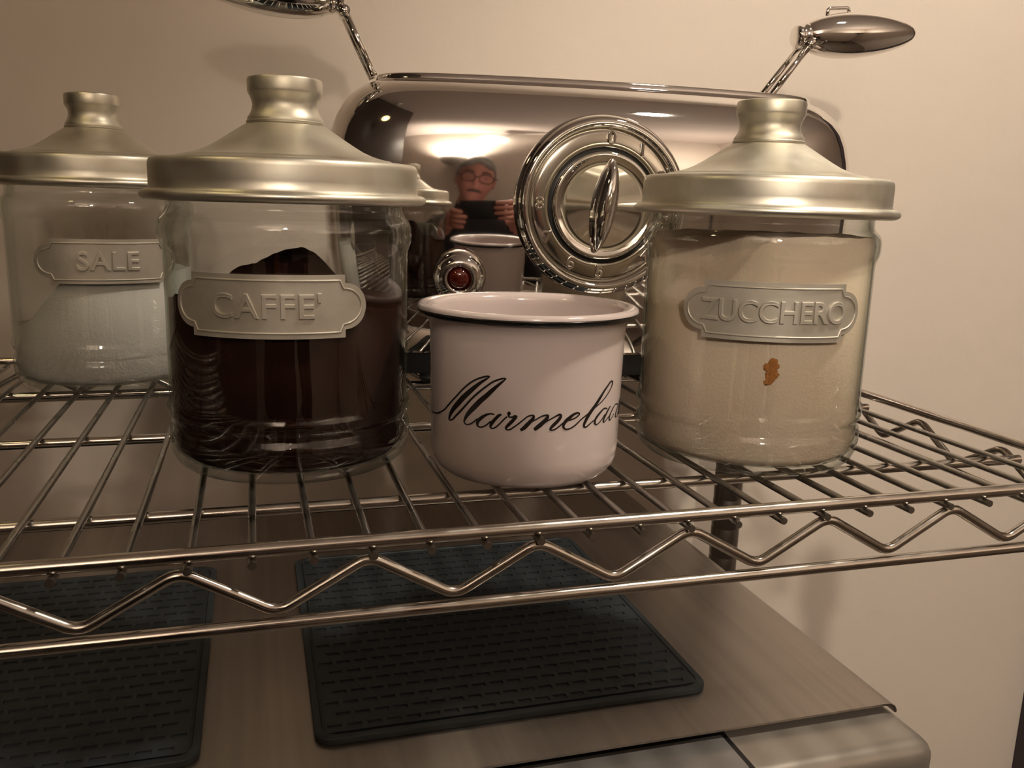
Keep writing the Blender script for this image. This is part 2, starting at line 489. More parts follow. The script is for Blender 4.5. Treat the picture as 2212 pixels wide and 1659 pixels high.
def jar(loc, word, rotz, label, zs=1.0, tilt=0.0):
    J = thing('glass_jar', loc, label, 'jar', rotz, 'aluminium lidded glass jars')
    sc_ = lambda P: [(r, h * zs) for r, h in P]
    g = me_obj('glass_body', *lathe(sc_(GLASS), 128), M['glass'], J)
    lid = sharp(me_obj('lid', *lathe(sc_(LID), 128, closed=True), M['alu'], J), 55)
    if tilt:
        lid.rotation_euler = (0, tilt, 0)
    sharp(me_obj('knob', *lathe(sc_(KNOB), 64), M['alu'], lid), 38)
    zc = 0.0912 * zs
    p = bend(plaque_vf(), zc, RP)
    pq = sharp(me_obj('name_plaque', p[0], p[1], M['alu2'], J), 40)
    pq['label'] = 'embossed metal plaque reading ' + word
    b = tube(border_pts(), 0.0006, 6, closed=True)
    b = bend(b, zc, RP)
    me_obj('border', b[0], b[1], M['alu2'], pq)
    sizes = {5: 0.0172, 4: 0.0180, 8: 0.0142, 6: 0.0165}
    tv = text_vf(word, sizes[len(word)], 0.0005, 0.00035, 1.08 if len(word) < 8 else 1.0)
    tv = ([Vector((v.x, v.y * (1.0 if len(word) < 8 else 1.12), v.z + 0.0015)) for v in tv[0]], tv[1])
    tv = bend(tv, zc - 0.0004, RP)
    me_obj('lettering', tv[0], tv[1], M['alu2'], pq, False)
    return J

def content(name, loc, R0, z0, topf, mat, label, cat, nr=26, na=72):
    V, F = [(0, 0, z0)], []
    # bottom ring, side rings, then height field
    def ring(r, zf):
        s = len(V)
        for i in range(na):
            t = 2 * PI * i / na; x, y = r * math.cos(t), r * math.sin(t)
            V.append((x, y, zf(x, y)))
        return s
    def quad(a, b):
        for i in range(na): F.append((a + i, a + (i + 1) % na, b + (i + 1) % na, b + i))
    a = ring(R0 - 0.006, lambda x, y: z0)
    for i in range(na): F.append((0, a + (i + 1) % na, a + i))
    b = ring(R0, lambda x, y: z0 + 0.005); quad(a, b); a = b
    b = ring(R0, lambda x, y: 0.5 * (z0 + topf(x, y))); quad(a, b); a = b
    for k in range(nr):
        r = R0 * (1 - k / nr)
        b = ring(r, topf); quad(a, b); a = b
    c = len(V); V.append((0, 0, topf(0, 0)))
    for i in range(na): F.append((a + i, a + (i + 1) % na, c))
    o = me_obj(name, V, F, mat)
    o.location = loc
    return tag(o, label, cat, kind='stuff')

from mathutils import noise
def nzf(x, y, s, k=0.0): return noise.noise(Vector((x * s, y * s, k)))
CAF, ZUC, SAL = (0.0184, 0.4934, 0), (0.2822, 0.4540, 0), (-0.1095, 0.7275, 0)
jar(CAF, "CAFFE'", -0.212, "large glass jar of dark coffee behind the CAFFE plaque, left of the mug")
jar(ZUC, 'ZUCCHERO', -0.375, 'glass jar of pale sugar with the ZUCCHERO plaque, right of the mug', 1.0, 0.004)
jar(SAL, 'SALE', 0.20, 'glass jar of white salt with the SALE plaque, farthest left and farthest back', 1.043)
def topc(x, y):
    r = math.hypot(x, y)
    m_ = 0.0265 * math.exp(-(((x - 0.004) / 0.026) ** 2 + ((y - 0.012) / 0.03) ** 2) ** 1.5) + 0.012 * math.exp(-(((x + 0.028) / 0.010) ** 2 + ((y - 0.010) / 0.012) ** 2))
    return 0.0872 + m_ + 0.0025 * nzf(x, y, 60) + 0.0012 * nzf(x, y, 190, 3) + 0.10 * max(r - 0.045, 0)
def tops(x, y):
    d = min(max((-0.985 * x - 0.17 * y - 0.034) / 0.028, 0.0), 1.0)
    return 0.1295 - 0.0415 * d * d * (3 - 2 * d) + 0.0018 * nzf(x, y, 70)
def topw(x, y):
    d = min(max((-x - 0.006) / 0.052, 0.0), 1.0)
    return 0.0865 - 0.042 * d * d * (3 - 2 * d) + 0.0016 * nzf(x, y, 60, 2)
content('ground_coffee', CAF, 0.0622, 0.0062, topc, M['coffee'], 'dark brown ground coffee heaped inside the CAFFE jar', 'coffee')
content('sugar', ZUC, 0.0622, 0.0062, tops, M['sugar'], 'pale beige sugar sloping inside the ZUCCHERO jar', 'sugar')
content('salt', SAL, 0.0622, 0.0064, topw, M['salt'], 'white salt heaped inside the SALE jar', 'salt')
# brown clump caught between sugar and glass
V, F = [], []
a0 = -0.376
blobs = [(0.0020, 0.0655, 0.0040), (-0.0012, 0.0625, 0.0036), (0.0014, 0.0600, 0.0042), (0.0030, 0.0580, 0.0030), (0.0005, 0.0560, 0.0040),
         (-0.0012, 0.0535, 0.0030), (0.0035, 0.0632, 0.0026), (-0.003, 0.0638, 0.002)]
vfs = []
for s, z, r in [(s_ * 0.8, 0.0590 + (z_ - 0.0595) * 0.85, r_ * 0.70) for s_, z_, r_ in blobs]:
    bv = lathe([(0, -r)] + [(r * math.cos(t), r * math.sin(t)) for t in (-1.1, -.7, -.3, .1, .5, .9, 1.2)] + [(0, r)], 14)
    a = a0 + s / 0.062
    vv = []
    for p in bv[0]:
        k = 1 + 0.6 * noise.noise(Vector(p) * 700 + Vector((s * 900, z * 900, 0)))
        q = Vector((p[0] * k, p[1] * k * 0.16, p[2] * k))
        q = Matrix.Rotation(a, 3, 'Z') @ q
        vv.append(q + Vector((0.0621 * math.sin(a), -0.0621 * math.cos(a), z)))
    vfs.append((vv, bv[1]))
v, f = merge(*vfs)
o = me_obj('brown_sugar_clump', v, f, M['stain'])
o.location = ZUC
tag(o, 'small orange brown clump stuck against the glass below the ZUCCHERO plaque', 'sugar clump')

# ================================================================== enamel mug
MUG = thing('enamel_mug', (0.1413, 0.4489, 0), 'white enamel mug with black rim line and script reading Marmelade', 'mug')
def RM(z): return 0.0514 + (z - 0.012) * 0.018
mp = [(0, .0030), (.038, .0030), (.0405, .0012), (.0425, .0), (.0450, .0008), (.0478, .0032), (.0500, .0068), (.0511, .0105)]
mp += [(RM(z), z) for z in (.015, .025, .035, .045, .055, .065, .074)]
mp += [(.0529, .0790), (.0536, .0812), (.0550, .0832), (.0570, .0848), (.0586, .0862), (.0593, .0877), (.0592, .0892), (.0583, .0903), (.0567, .0907), (.0545, .0903), (.0525, .0896),
       (.0512, .0884), (.0506, .0865), (.0504, .083), (.0504, .07), (.0502, .05), (.0500, .02), (.0490, .010), (.0460, .0058), (.040, .0045), (0, .0045)]
sharp(me_obj('mug_body', *lathe(mp, 128), M['enamel'], MUG), 75)
band = [(.0578, .0850), (.0590, .0858), (.0597, .0868), (.0599, .0876), (.0596, .0882), (.0588, .0876), (.0580, .0862)]
tag(me_obj('rim_band', *lathe(band, 128, closed=True), M['rim'], MUG), 'black line under the lip')
STROKES = [[(-1.619,32.35,0.77),(-1.504,32.79,0.77),(-1.4,33.56,0.89),(-1.311,35.24,0.77),(-1.228,37.53,0.77),(-1.156,40.73,0.89),(-1.092,43.78,0.89),(-1.034,46.48,0.89),(-0.967,49.91,0.93),(-0.9,53.04,1.0),(-0.836,55.49,1.0),(-0.775,57.29,1.0),(-0.712,58.6,1.0),(-0.67,59.18,0.89),(-0.647,59.07,0.55)],[(-0.647,59.07,0.33),(-0.688,57.58,1.11),(-0.745,55.51,1.66),(-0.809,52.76,2.21),(-0.876,49.69,2.55),(-0.942,46.57,2.77),(-1.001,43.44,2.77),(-1.064,40.21,2.43),(-1.111,37.33,1.88),(-1.139,34.85,1.33),(-1.146,33.31,1.0),(-1.131,32.75,0.77)],[(-1.131,32.75,0.77),(-1.088,33.93,0.89),(-1.036,36.4,1.0),(-0.975,39.38,1.11),(-0.912,42.79,1.11),(-0.853,46.1,1.11),(-0.792,49.14,1.11),(-0.733,51.86,1.06),(-0.677,54.28,1.0),(-0.622,56.43,1.0),(-0.569,57.83,1.0),(-0.516,58.74,0.93),(-0.487,58.73,0.55)],[(-0.487,58.73,0.33),(-0.524,57.1,1.11),(-0.572,54.82,1.66),(-0.629,51.99,2.21),(-0.684,49.13,2.55),(-0.741,46.44,2.77),(-0.795,43.48,2.77),(-0.846,40.73,2.55),(-0.888,38.24,2.1),(-0.915,36.1,1.55),(-0.931,34.28,1.0),(-0.919,33.19,0.84),(-0.891,32.85,0.84),(-0.848,33.7,0.84),(-0.806,35.35,0.89),(-0.771,36.8,1.11)],[(-0.596,40.05,0.66),(-0.615,40.3,0.77),(-0.642,40.26,0.89),(-0.684,39.41,1.33),(-0.727,37.83,1.88),(-0.761,36.17,1.99),(-0.775,34.64,1.66),(-0.77,33.26,1.11),(-0.745,32.74,0.84),(-0.71,33.22,0.84),(-0.668,34.69,0.84),(-0.631,36.57,0.84)],[(-0.524,40.41,0.77),(-0.551,39.93,1.55),(-0.586,38.0,1.77),(-0.613,36.2,1.88),(-0.63,34.69,1.66),(-0.634,33.48,1.22),(-0.616,32.89,0.84),(-0.584,33.66,0.84),(-0.548,35.37,0.84),(-0.505,37.92,0.84),(-0.471,39.7,0.89)],[(-0.457,42.32,0.66),(-0.454,41.39,2.1),(-0.456,40.45,1.33),(-0.453,39.65,0.89),(-0.436,39.48,1.0),(-0.414,39.71,1.11),(-0.397,40.07,1.55),(-0.384,39.76,1.33)],[(-0.382,40.58,0.89),(-0.388,39.86,1.77),(-0.409,38.28,1.95),(-0.438,36.55,1.95),(-0.464,35.04,1.66),(-0.481,33.8,1.22),(-0.467,32.92,0.89),(-0.437,33.27,0.84),(-0.398,34.8,0.84),(-0.356,36.56,0.84),(-0.314,38.52,0.84),(-0.276,40.21,0.84),(-0.238,40.84,1.0)],[(-0.255,40.82,0.66),(-0.233,40.84,1.0),(-0.22,40.5,1.33),(-0.224,39.34,1.77),(-0.249,37.68,2.1),(-0.278,36.01,2.21),(-0.307,34.32,2.21),(-0.341,33.08,1.55)],[(-0.265,36.26,0.77),(-0.231,37.7,0.77),(-0.193,38.88,0.77),(-0.146,40.28,0.84),(-0.107,40.85,1.11),(-0.083,40.71,1.33),(-0.089,39.54,1.88),(-0.114,37.93,2.21),(-0.148,36.31,2.32),(-0.182,34.68,2.32),(-0.211,33.5,1.77)],[(-0.151,34.91,0.77),(-0.113,36.99,0.77),(-0.066,38.58,0.77),(-0.017,39.9,0.84),(0.028,40.97,1.22),(0.046,40.57,1.44),(0.04,39.3,1.77),(0.016,37.72,1.88),(-0.015,36.15,1.88),(-0.041,34.79,1.66),(-0.053,33.63,1.22),(-0.035,33.13,0.89),(0.001,33.76,0.84),(0.037,35.08,0.84),(0.073,36.61,0.84)],[(0.073,36.61,0.84),(0.111,37.42,0.84),(0.154,37.96,0.84),(0.204,38.68,0.84),(0.239,39.8,0.84),(0.249,40.58,0.89),(0.227,41.16,1.11),(0.187,40.65,1.44),(0.143,39.18,1.88),(0.106,37.68,1.99),(0.083,36.11,1.77),(0.079,34.7,1.33),(0.095,33.47,1.0),(0.119,33.14,0.89),(0.163,33.66,0.84),(0.213,35.08,0.84),(0.263,37.18,0.8),(0.3,38.4,0.8)],[(0.3,38.4,0.75),(0.367,40.36,0.75),(0.457,42.85,0.66),(0.544,45.07,0.66),(0.627,47.78,0.66),(0.693,50.62,0.66),(0.723,52.79,0.66),(0.72,54.27,0.77),(0.685,54.43,1.0),(0.635,52.79,1.11),(0.574,50.37,1.33),(0.512,47.24,1.66),(0.455,44.06,1.88),(0.396,41.12,1.99),(0.357,38.76,1.99),(0.33,36.54,1.77),(0.313,34.74,1.44),(0.317,33.4,1.0),(0.346,33.33,0.8),(0.392,34.68,0.75),(0.44,36.01,0.75)],[(0.649,40.3,0.66),(0.614,40.98,0.77),(0.574,40.72,1.0),(0.524,39.2,1.22),(0.484,37.59,1.33),(0.457,35.88,1.33),(0.459,34.17,1.11),(0.483,33.37,0.77),(0.524,34.11,0.66),(0.567,35.69,0.66),(0.611,37.72,0.66)],[(0.713,41.17,0.66),(0.677,39.79,1.0),(0.636,37.73,1.11),(0.599,35.4,1.11),(0.593,33.86,0.89),(0.618,33.75,0.66),(0.66,34.82,0.62),(0.695,35.94,0.62)],[(0.929,39.94,0.55),(0.858,40.95,0.62),(0.794,39.88,0.71),(0.732,37.29,0.8),(0.706,35.09,0.8),(0.72,33.6,0.66),(0.761,34.28,0.55),(0.817,36.17,0.55)],[(1.153,43.01,0.44),(1.017,41.49,0.55),(0.944,38.77,0.66),(0.889,36.37,0.66),(0.866,33.88,0.62)]]
e_ = [(a + 0.93, z + 0.6, w_ * 0.8) for a, z, w_ in STROKES[11]]          # the last e lies round the side of the mug
tail = [[(a, z, w_) for a, z, w_ in STROKES[16]][-1], (0.93, 33.4, 0.6), (0.99, 36.0, 0.6)]
vfs = []
for st in STROKES + [tail, e_]:
    P = catmull([(a * 0.0527, z / 1000.0, w_ / 1000.0) for a, z, w_ in st], 5)
    V, F = [], []
    for i, (s, z, w_) in enumerate(P):
        q0, q1 = P[max(i - 1, 0)], P[min(i + 1, len(P) - 1)]
        dx, dz = q1[0] - q0[0], q1[1] - q0[1]
        L_ = math.hypot(dx, dz) or 1
        nx, nz_ = -dz / L_, dx / L_
        for sg in (-1, 0, 1):
            a = (s + sg * nx * w_ * 0.46 / max(math.cos(s / 0.0527 + 0.305), 0.33)) / 0.0527
            zz_ = z + sg * nz_ * w_ * 0.46
            r = RM(zz_) + 0.00018
            V.append((r * math.sin(a), -r * math.cos(a), zz_))
    for i in range(len(P) - 1):
        for k in (0, 1):
            F.append((3 * i + k, 3 * i + k + 1, 3 * i + k + 4, 3 * i + k + 3))
    vfs.append((V, F))
v, f = merge(*vfs)
tag(me_obj('lettering', v, f, M['ink'], MUG), 'black copperplate script')

# ================================================================== chrome toaster
TX, TY = 0.29, 0.727
TO = thing('toaster', (TX, TY, 0), 'polished chrome toaster with big round dial and two egg shaped handles, behind the mug', 'toaster', math.radians(-3.5))
TA, TB = 0.234, 0.082
def body_rings():
    # (z, inset at the ends, inset at front/back)
    return [(.0240, .020, .0150), (.0300, .0175, .0120), (.045, .0125, .0078), (.065, .0080, .0044), (.085, .0044, .0022), (.105, .0018, .0009), (.125, .0004, .0002), (.140, .0, .0),
            (.155, .0004, .0003), (.170, .0015, .0010), (.185, .0035, .0022), (.198, .0066, .0041), (.208, .0104, .0068), (.216, .0152, .0108), (.222, .0200, .0155), (.227, .0252, .0210),
            (.2315, .0322, .0285), (.2345, .0390, .0350), (.2352, .0415, .0368), (.2366, .0423, .0372), (.2392, .0428, .0376), (.2402, .0438, .0384), (.2405, .0458, .0400)]
def sell(a, b, t):
    u = math.cos(t)
    y = b * (1 - 0.445 * u * u) * math.sqrt(max(1 - abs(u) ** 12, 0.0))
    return (a * u, math.copysign(y, math.sin(t)))
NT = 160
V, F = [], []
for z, ex, ey in body_rings():
    for i in range(NT):
        x, y = sell(TA - ex, TB - ey, 2 * PI * i / NT)
        V.append((x, y, z))
nr_ = len(body_rings())
for k in range(nr_ - 1):
    for i in range(NT):
        j = (i + 1) % NT
        F.append((k * NT + i, k * NT + j, (k + 1) * NT + j, (k + 1) * NT + i))
F.append(tuple((nr_ - 1) * NT + i for i in range(NT)))
F.append(tuple(range(NT))[::-1])
tb_ = sharp(me_obj('toaster_body', V, F, M['mirror'], TO), 60)
def ell_prism(name, a, b, z0, z1, mat, bv=0.0):
    V, F = [], []
    for z, q in ((z0, 0), (z0, bv), (z1, bv), (z1, 0)) if False else ((z0, 0), (z1, 0)):
        for i in range(NT):
            x, y = sell(a, b, 2 * PI * i / NT)
            V.append((x, y, z))
    for i in range(NT):
        j = (i + 1) % NT
        F.append((i, j, NT + j, NT + i))
    F += [tuple(range(NT))[::-1], tuple(range(NT, 2 * NT))]
    return sharp(me_obj(name, V, F, mat, TO), 50)
ell_prism('base', TA - 0.030, TB - 0.0185, 0.0045, 0.0225, M['black'])
ell_prism('base_trim', TA - 0.0265, TB - 0.0160, 0.0222, 0.0248, M['mirror2'])
for sx in (-1, 1):
    for sy in (-1, 1):
        v = lathe([(0, 0), (0.010, 0), (0.0115, 0.002), (0.0115, 0.0046), (0, 0.0046)], 20)
        me_obj('foot', *shift(v, (sx * 0.15, sy * 0.05, 0)), M['black'], TO)
for sy in (-1, 1):
    v = box(-0.12, 0.12, sy * 0.02 - 0.011, sy * 0.02 + 0.011, 0.236, 0.2412)
    bevel(me_obj('bread_slot', *v, M['black'], TO, False), 0.002)

# dial
DX, DY, DZ = 0.2655 - TX, 0.6460 - TY, 0.1425
Rd = Matrix.Rotation(math.radians(-2), 4, 'Z')
def at_dial(vf): return shift(xform(vf, Rd), (DX, DY, DZ))
ring = [(.0690, -.030), (.0690, -.004), (.0686, .001), (.0674, .0055), (.0652, .0092), (.0625, .0108), (.0603, .0100), (.0590, .0080), (.0585, .0058)]
o = me_obj('dial_ring', *at_dial(lathe(ring, 128, '-Y')), M['mirror2'], TO)
bez = [(.0588, .0050), (.0582, .0062), (.0540, .0072), (.0480, .0078), (.0448, .0079), (.0440, .0072), (.0438, .0030)]
dial = sharp(me_obj('dial_bezel', *at_dial(lathe(bez, 128, '-Y')), M['bezel'], TO), 60)
gap = [(.0440, .0030), (.0400, .0030), (.0, .0030)]
me_obj('dial_gap', *at_dial(lathe(gap, 96, '-Y')), M['black'], TO)
kn = [(.0408, .0030), (.0408, .0085), (.0402, .0095), (.0390, .0100), (.0375, .0097), (.0360, .0088), (.030, .0082), (.015, .0079), (0, .0078)]
knob = sharp(me_obj('dial_knob', *at_dial(lathe(kn, 128, '-Y')), M['mirror2'], TO), 60)
V, F = [], []
nl, nc = 33, 9
for i in range(nl):
    q = i / (nl - 1); s = -0.0365 + 0.073 * q
    wd = 0.0098 * (max(1 - abs(2 * q - 1) ** 2.0, 0)) ** 0.75 + 0.0005
    ht = 0.0150 * (max(1 - abs(2 * q - 1) ** 2.6, 0)) ** 0.6 + 0.0004
    for k in range(nc):
        t = PI * k / (nc - 1)
        cx_ = math.copysign(abs(math.cos(t)) ** 1.0, math.cos(t)) * wd
        V.append((cx_, -0.0070 - ht * math.sin(t) ** 1.25, s))
for i in range(nl - 1):
    for k in range(nc - 1):
        F.append((i * nc + k, i * nc + k + 1, (i + 1) * nc + k + 1, (i + 1) * nc + k))
v = xform((V, F), Matrix.Rotation(math.radians(-9), 4, 'Y').inverted())
me_obj('grip', *at_dial(v), M['mirror2'], knob)
for ch, ang in (('0', 4), ('1', 34), ('2', 64), ('3', 95), ('4', 137), ('5', 182), ('6', 210), ('7', 240), ('8', 270)):
    tv = text_vf(ch, 0.0135, 0.0006, 0.0006)
    t = math.radians(ang)
    vv = [Vector((p.x + 0.0508 * math.sin(t), -0.0082 - p.z, p.y + 0.0508 * math.cos(t))) for p in tv[0]]
    me_obj('numeral', *at_dial((vv, tv[1])), M['mirror2'], dial, False)

# lit push button with amber jewel
Rb = Matrix.Rotation(math.radians(-9), 4, 'Z') @ Matrix.Rotation(math.radians(4), 4, 'X')
def at_btn(vf): return shift(xform(vf, Rb), (0.1560 - TX, 0.6525 - TY, 0.0868))
bz = [(.0205, -.006), (.0205, .001), (.0200, .006), (.0185, .0105), (.0160, .0140), (.0130, .0160), (.0105, .0164), (.0092, .0158), (.0086, .0140), (.0084, .0100)]
btn = me_obj('button_bezel', *at_btn(lathe(bz, 64, '-Y')), M['mirror2'], TO)
jw = [(.0086, .0100), (.0084, .0128), (.0072, .0152), (.0052, .0166), (.0028, .0174), (0, .0176)]
tag(me_obj('jewel', *at_btn(lathe(jw, 48, '-Y')), M['jewel'], btn), 'dark amber jewel')

# egg handles on twin arms
def egg(sx, x0, z0, ang, L_=0.117, R_=0.0195):
    prof = [(0, 0)]
    for k in range(1, 30):
        q = k / 30
        r = R_ * (math.sin(PI * q ** 0.80)) ** 0.50
        prof.append((r, q * L_))
    prof.append((0, L_))
    vf = lathe(prof, 48, 'X')
    A = Matrix.Rotation(-ang, 4, 'Y')
    if sx < 0: A = Matrix.Scale(-1, 4, (1, 0, 0)) @ A
    h = me_obj('handle', *shift(xform(vf, A), (x0 - TX, 0, z0)), M['mirror2'], TO)
    cl = lathe([(0, -0.004), (0.0085, -0.004), (0.0098, -0.002), (0.0098, 0.001), (0.0088, 0.002), (0.0108, 0.004), (0.0112, 0.0075), (0.009, 0.010), (0, 0.010)], 32, 'X')
    me_obj('collar', *shift(xform(cl, A), (x0 - TX, 0, z0)), M['mirror2'], h)
    st = tube(fillet([(0.027, 0, 0.0150), (0.028, 0, 0.0228), (0.048, 0, 0.0232), (0.049, 0, 0.0180)], 0.002, 3), 0.0017, 8)
    me_obj('catch', *shift(xform(st, A), (x0 - TX, 0, z0)), M['mirror2'], h)
egg(1, 0.468, 0.2935, math.radians(5.0))
egg(-1, 0.0700, 0.2935, math.radians(5.5))
for (xa, za, xb, zb) in ((0.0735, 0.2850, 0.0960, 0.2380), (0.4740, 0.2860, 0.4360, 0.2360)):
    for dy in (-0.010, 0.010):
        v = tube([(xa - TX, dy, za), (xb - TX, dy, zb)], 0.0030, 10)
        me_obj('arm', *v, M['mirror2'], TO)
    v = tube([(xa - TX, -0.013, za), (xa - TX, 0.013, za)], 0.0042, 12)
    me_obj('arm_pivot', *v, M['mirror2'], TO)

# ================================================================== steel appliance below the shelf
AP = thing('coffee_machine', (0, 0, ZF), 'wide steel topped machine standing under the wire shelf beneath the mats', 'appliance')
zt = -0.165 - ZF
v = box(-0.41, 0.3945, 0.3835, 0.874, 0.002, zt - 0.0075)
bevel(me_obj('body', *v, M['paint'], AP, False), 0.012, 5)
# folded top sheet with a rolled right hand lip
V, F = [], []
prof = [(-0.41, 0.0), (-0.1, 0.0), (0.380, 0.0), (0.3850, -0.0006), (0.3885, -0.0026), (0.3900, -0.0056), (0.3900, -0.0072), (0.3886, -0.0072), (0.3872, -0.0050), (0.3842, -0.0022), (0.380, -0.0014), (-0.1, -0.0014), (-0.41, -0.0014)]
for y in (0.4185, 0.873):
    for x, z in prof: V.append((x, y, zt + z))
n = len(prof)
for i in range(n): F.append((i, (i + 1) % n, n + (i + 1) % n, n + i))
F += [tuple(range(n))[::-1], tuple(range(n, 2 * n))]
sharp(me_obj('top_sheet', V, F, M['steel'], AP), 40)
v = box(-0.38, 0.2655, 0.3900, 0.4230, zt - 0.0085, zt - 0.0063)
bevel(me_obj('tank_lid', *v, M['panel'], AP, False), 0.0008)
v = box(0.2655, 0.2690, 0.3860, 0.4230, zt - 0.0085, zt - 0.0071)
me_obj('seam', *v, M['black'], AP, False)
v = box(-0.38, 0.2690, 0.4232, 0.4275, zt - 0.0085, zt - 0.0068)
me_obj('seam', *v, M['black'], AP, False)

# ---- silicone mats with staggered slots
def mat_slab(x0, x1, y0, y1, label):
    T = thing('silicone_mat', ((x0 + x1) / 2, (y0 + y1) / 2, -0.165), label, 'mat', 0, 'mats on the machine')
    hx, hy = (x1 - x0) / 2, (y1 - y0) / 2
    r = 0.011
    P = []
    for cx_, cy_, a in ((hx - r, hy - r, 0), (-hx + r, hy - r, 90), (-hx + r, -hy + r, 180), (hx - r, -hy + r, 270)):
        for k in range(7):
            t = math.radians(a + 15 * k)
            P.append((cx_ + r * math.cos(t), cy_ + r * math.sin(t)))
    n = len(P)
    lv = [(1.0, 0.0002), (1.0, 0.0034), (0.996, 0.0040), (0.968, 0.0041), (0.962, 0.0032)]
    V, F = [], []
    for s, z in lv:
        for x, y in P: V.append((x - (1 - s) * math.copysign(hx, x), y - (1 - s) * math.copysign(hx, y), z))
    for k in range(len(lv) - 1):
        for i in range(n): F.append((k * n + i, k * n + (i + 1) % n, (k + 1) * n + (i + 1) % n, (k + 1) * n + i))
    F += [tuple(range(n))[::-1], tuple(range((len(lv) - 1) * n, len(lv) * n))]
    sharp(me_obj('mat_base', V, F, M['rubber'], T), 40)
    mx = 0.0062
    ny = int((2 * hy - 2 * mx) / 0.0119); dy = (2 * hy - 2 * mx) / ny
    nx = int((2 * hx - 2 * mx) / 0.0116); dx = (2 * hx - 2 * mx) / (nx + 0.5)
    V, F = [], []
    zt_, zb_ = 0.0043, 0.0025
    for j in range(ny):
        yb, ye = -hy + mx + j * dy, -hy + mx + (j + 1) * dy
        off = 0.5 * dx if j % 2 else 0.0
        xs = -hx + mx
        s = len(V)
        if off: V += [(xs, yb, zt_), (xs + off, yb, zt_), (xs + off, ye, zt_), (xs, ye, zt_)]
        else: V += [(-xs - 0.5 * dx, yb, zt_), (-xs, yb, zt_), (-xs, ye, zt_), (-xs - 0.5 * dx, ye, zt_)]
        F.append((s, s + 1, s + 2, s + 3))
        for i in range(nx):
            xa, xb = xs + off + i * dx, xs + off + (i + 1) * dx
            ia, ib = xa + dx * 0.13, xb - dx * 0.13
            ja, jb = yb + dy * 0.30, yb + dy * 0.66
            s = len(V)
            V += [(xa, yb, zt_), (xb, yb, zt_), (xb, ye, zt_), (xa, ye, zt_), (ia, ja, zt_), (ib, ja, zt_), (ib, jb, zt_ - 0.0002), (ia, jb, zt_ - 0.0002),
                  (ia, ja, zb_), (ib, ja, zb_), (ib, jb, zb_), (ia, jb, zb_)]
            F += [(s, s + 1, s + 5, s + 4), (s + 1, s + 2, s + 6, s + 5), (s + 2, s + 3, s + 7, s + 6), (s + 3, s, s + 4, s + 7),
                  (s + 4, s + 5, s + 9, s + 8), (s + 5, s + 6, s + 10, s + 9), (s + 6, s + 7, s + 11, s + 10), (s + 7, s + 4, s + 8, s + 11), (s + 8, s + 9, s + 10, s + 11)]
    o = me_obj('slotted_surface', V, F, M['rubber'], T, False)
    o['kind'] = 'stuff'
mat_slab(0.0256, 0.2765, 0.4580, 0.7260, 'dark slotted silicone mat on the machine top, right one, below the mug')
mat_slab(-0.290, -0.0372, 0.4580, 0.7260, 'dark slotted silicone mat on the machine top, left one, cut by the photo edge')

# ================================================================== lamps
WL = thing('wall_spot', MAIN_POS, 'white reflector spot lamp on the wall behind the photographer, glaring in the toaster', 'lamp')
aim = (MAIN_AIM - MAIN_POS).normalized()
q = aim.to_track_quat('Z', 'Y').to_matrix().to_4x4()
hs = lathe([(0, -0.10), (0.035, -0.10), (0.045, -0.085), (0.055, -0.04), (0.078, 0.02), (0.080, 0.022), (0.076, 0.022), (0.052, -0.036), (0, -0.04)], 40)
sharp(me_obj('reflector', *xform(hs, q), M['white_pl'], WL), 60)
fc = lathe([(0.074, 0.012), (0.06, 0.016), (0.03, 0.018), (0, 0.0185)], 40)
me_obj('lamp_face', *xform(fc, q), M['lamp'], WL)
yb = YB - MAIN_POS.y
me_obj('bracket', *tube([tuple(-aim * 0.095), (-aim.x * 0.12, yb * 0.75, 0.02), (0, yb + 0.004, 0.02)], 0.012, 12), M['white_pl'], WL)
v = box(-0.05, 0.05, yb + 0.001, yb + 0.012, -0.03, 0.07)
bevel(me_obj('wall_plate', *v, M['white_pl'], WL, False), 0.004)
ld = bpy.data.lights.new('wall_spot_light', 'SPOT')
ld.energy = MAIN_W; ld.color = (1.0, 0.88, 0.72); ld.spot_size = math.radians(47); ld.spot_blend = 0.85; ld.shadow_soft_size = 0.045
lo = bpy.data.objects.new('wall_spot_light', ld)
lo.parent = WL
lo.matrix_local = Matrix.Translation(aim * 0.03) @ (-aim).to_track_quat('Z', 'Y').to_matrix().to_4x4()
COL.objects.link(lo)
UL = thing('wall_uplighter', UPLIGHT_POS, 'white bowl uplighter making the bright wall glow reflected in the toaster', 'lamp')
bw = [(0, -0.06), (0.05, -0.055), (0.10, -0.03), (0.13, 0.01), (0.14, 0.05), (0.137, 0.05), (0.126, 0.012), (0.096, -0.026), (0.048, -0.05), (0, -0.055)]
me_obj('bowl', *lathe(bw, 40), M['white_pl'], UL)
bl = lathe([(0, -0.05), (0.014, -0.05), (0.016, -0.03), (0.024, -0.01), (0.022, 0.008), (0.012, 0.018), (0, 0.02)], 24)
me_obj('bulb', *bl, M['lamp2'], UL)
yb = YB - UPLIGHT_POS.y
me_obj('wall_arm', *tube([(0, -0.03, -0.052), (0, yb * 0.6, -0.05), (0, yb + 0.002, -0.05)], 0.014, 12), M['white_pl'], UL)
ld = bpy.data.lights.new('uplight', 'SPOT')
ld.energy = UPLIGHT_W; ld.color = (1.0, 0.88, 0.72); ld.spot_size = math.radians(150); ld.spot_blend = 0.5; ld.shadow_soft_size = 0.03
lo = bpy.data.objects.new('uplight', ld)
lo.parent = UL
lo.matrix_local = Matrix.Translation((0, 0, 0.045)) @ Vector((0, 0.25, -1)).to_track_quat('Z', 'Y').to_matrix().to_4x4()
COL.objects.link(lo)
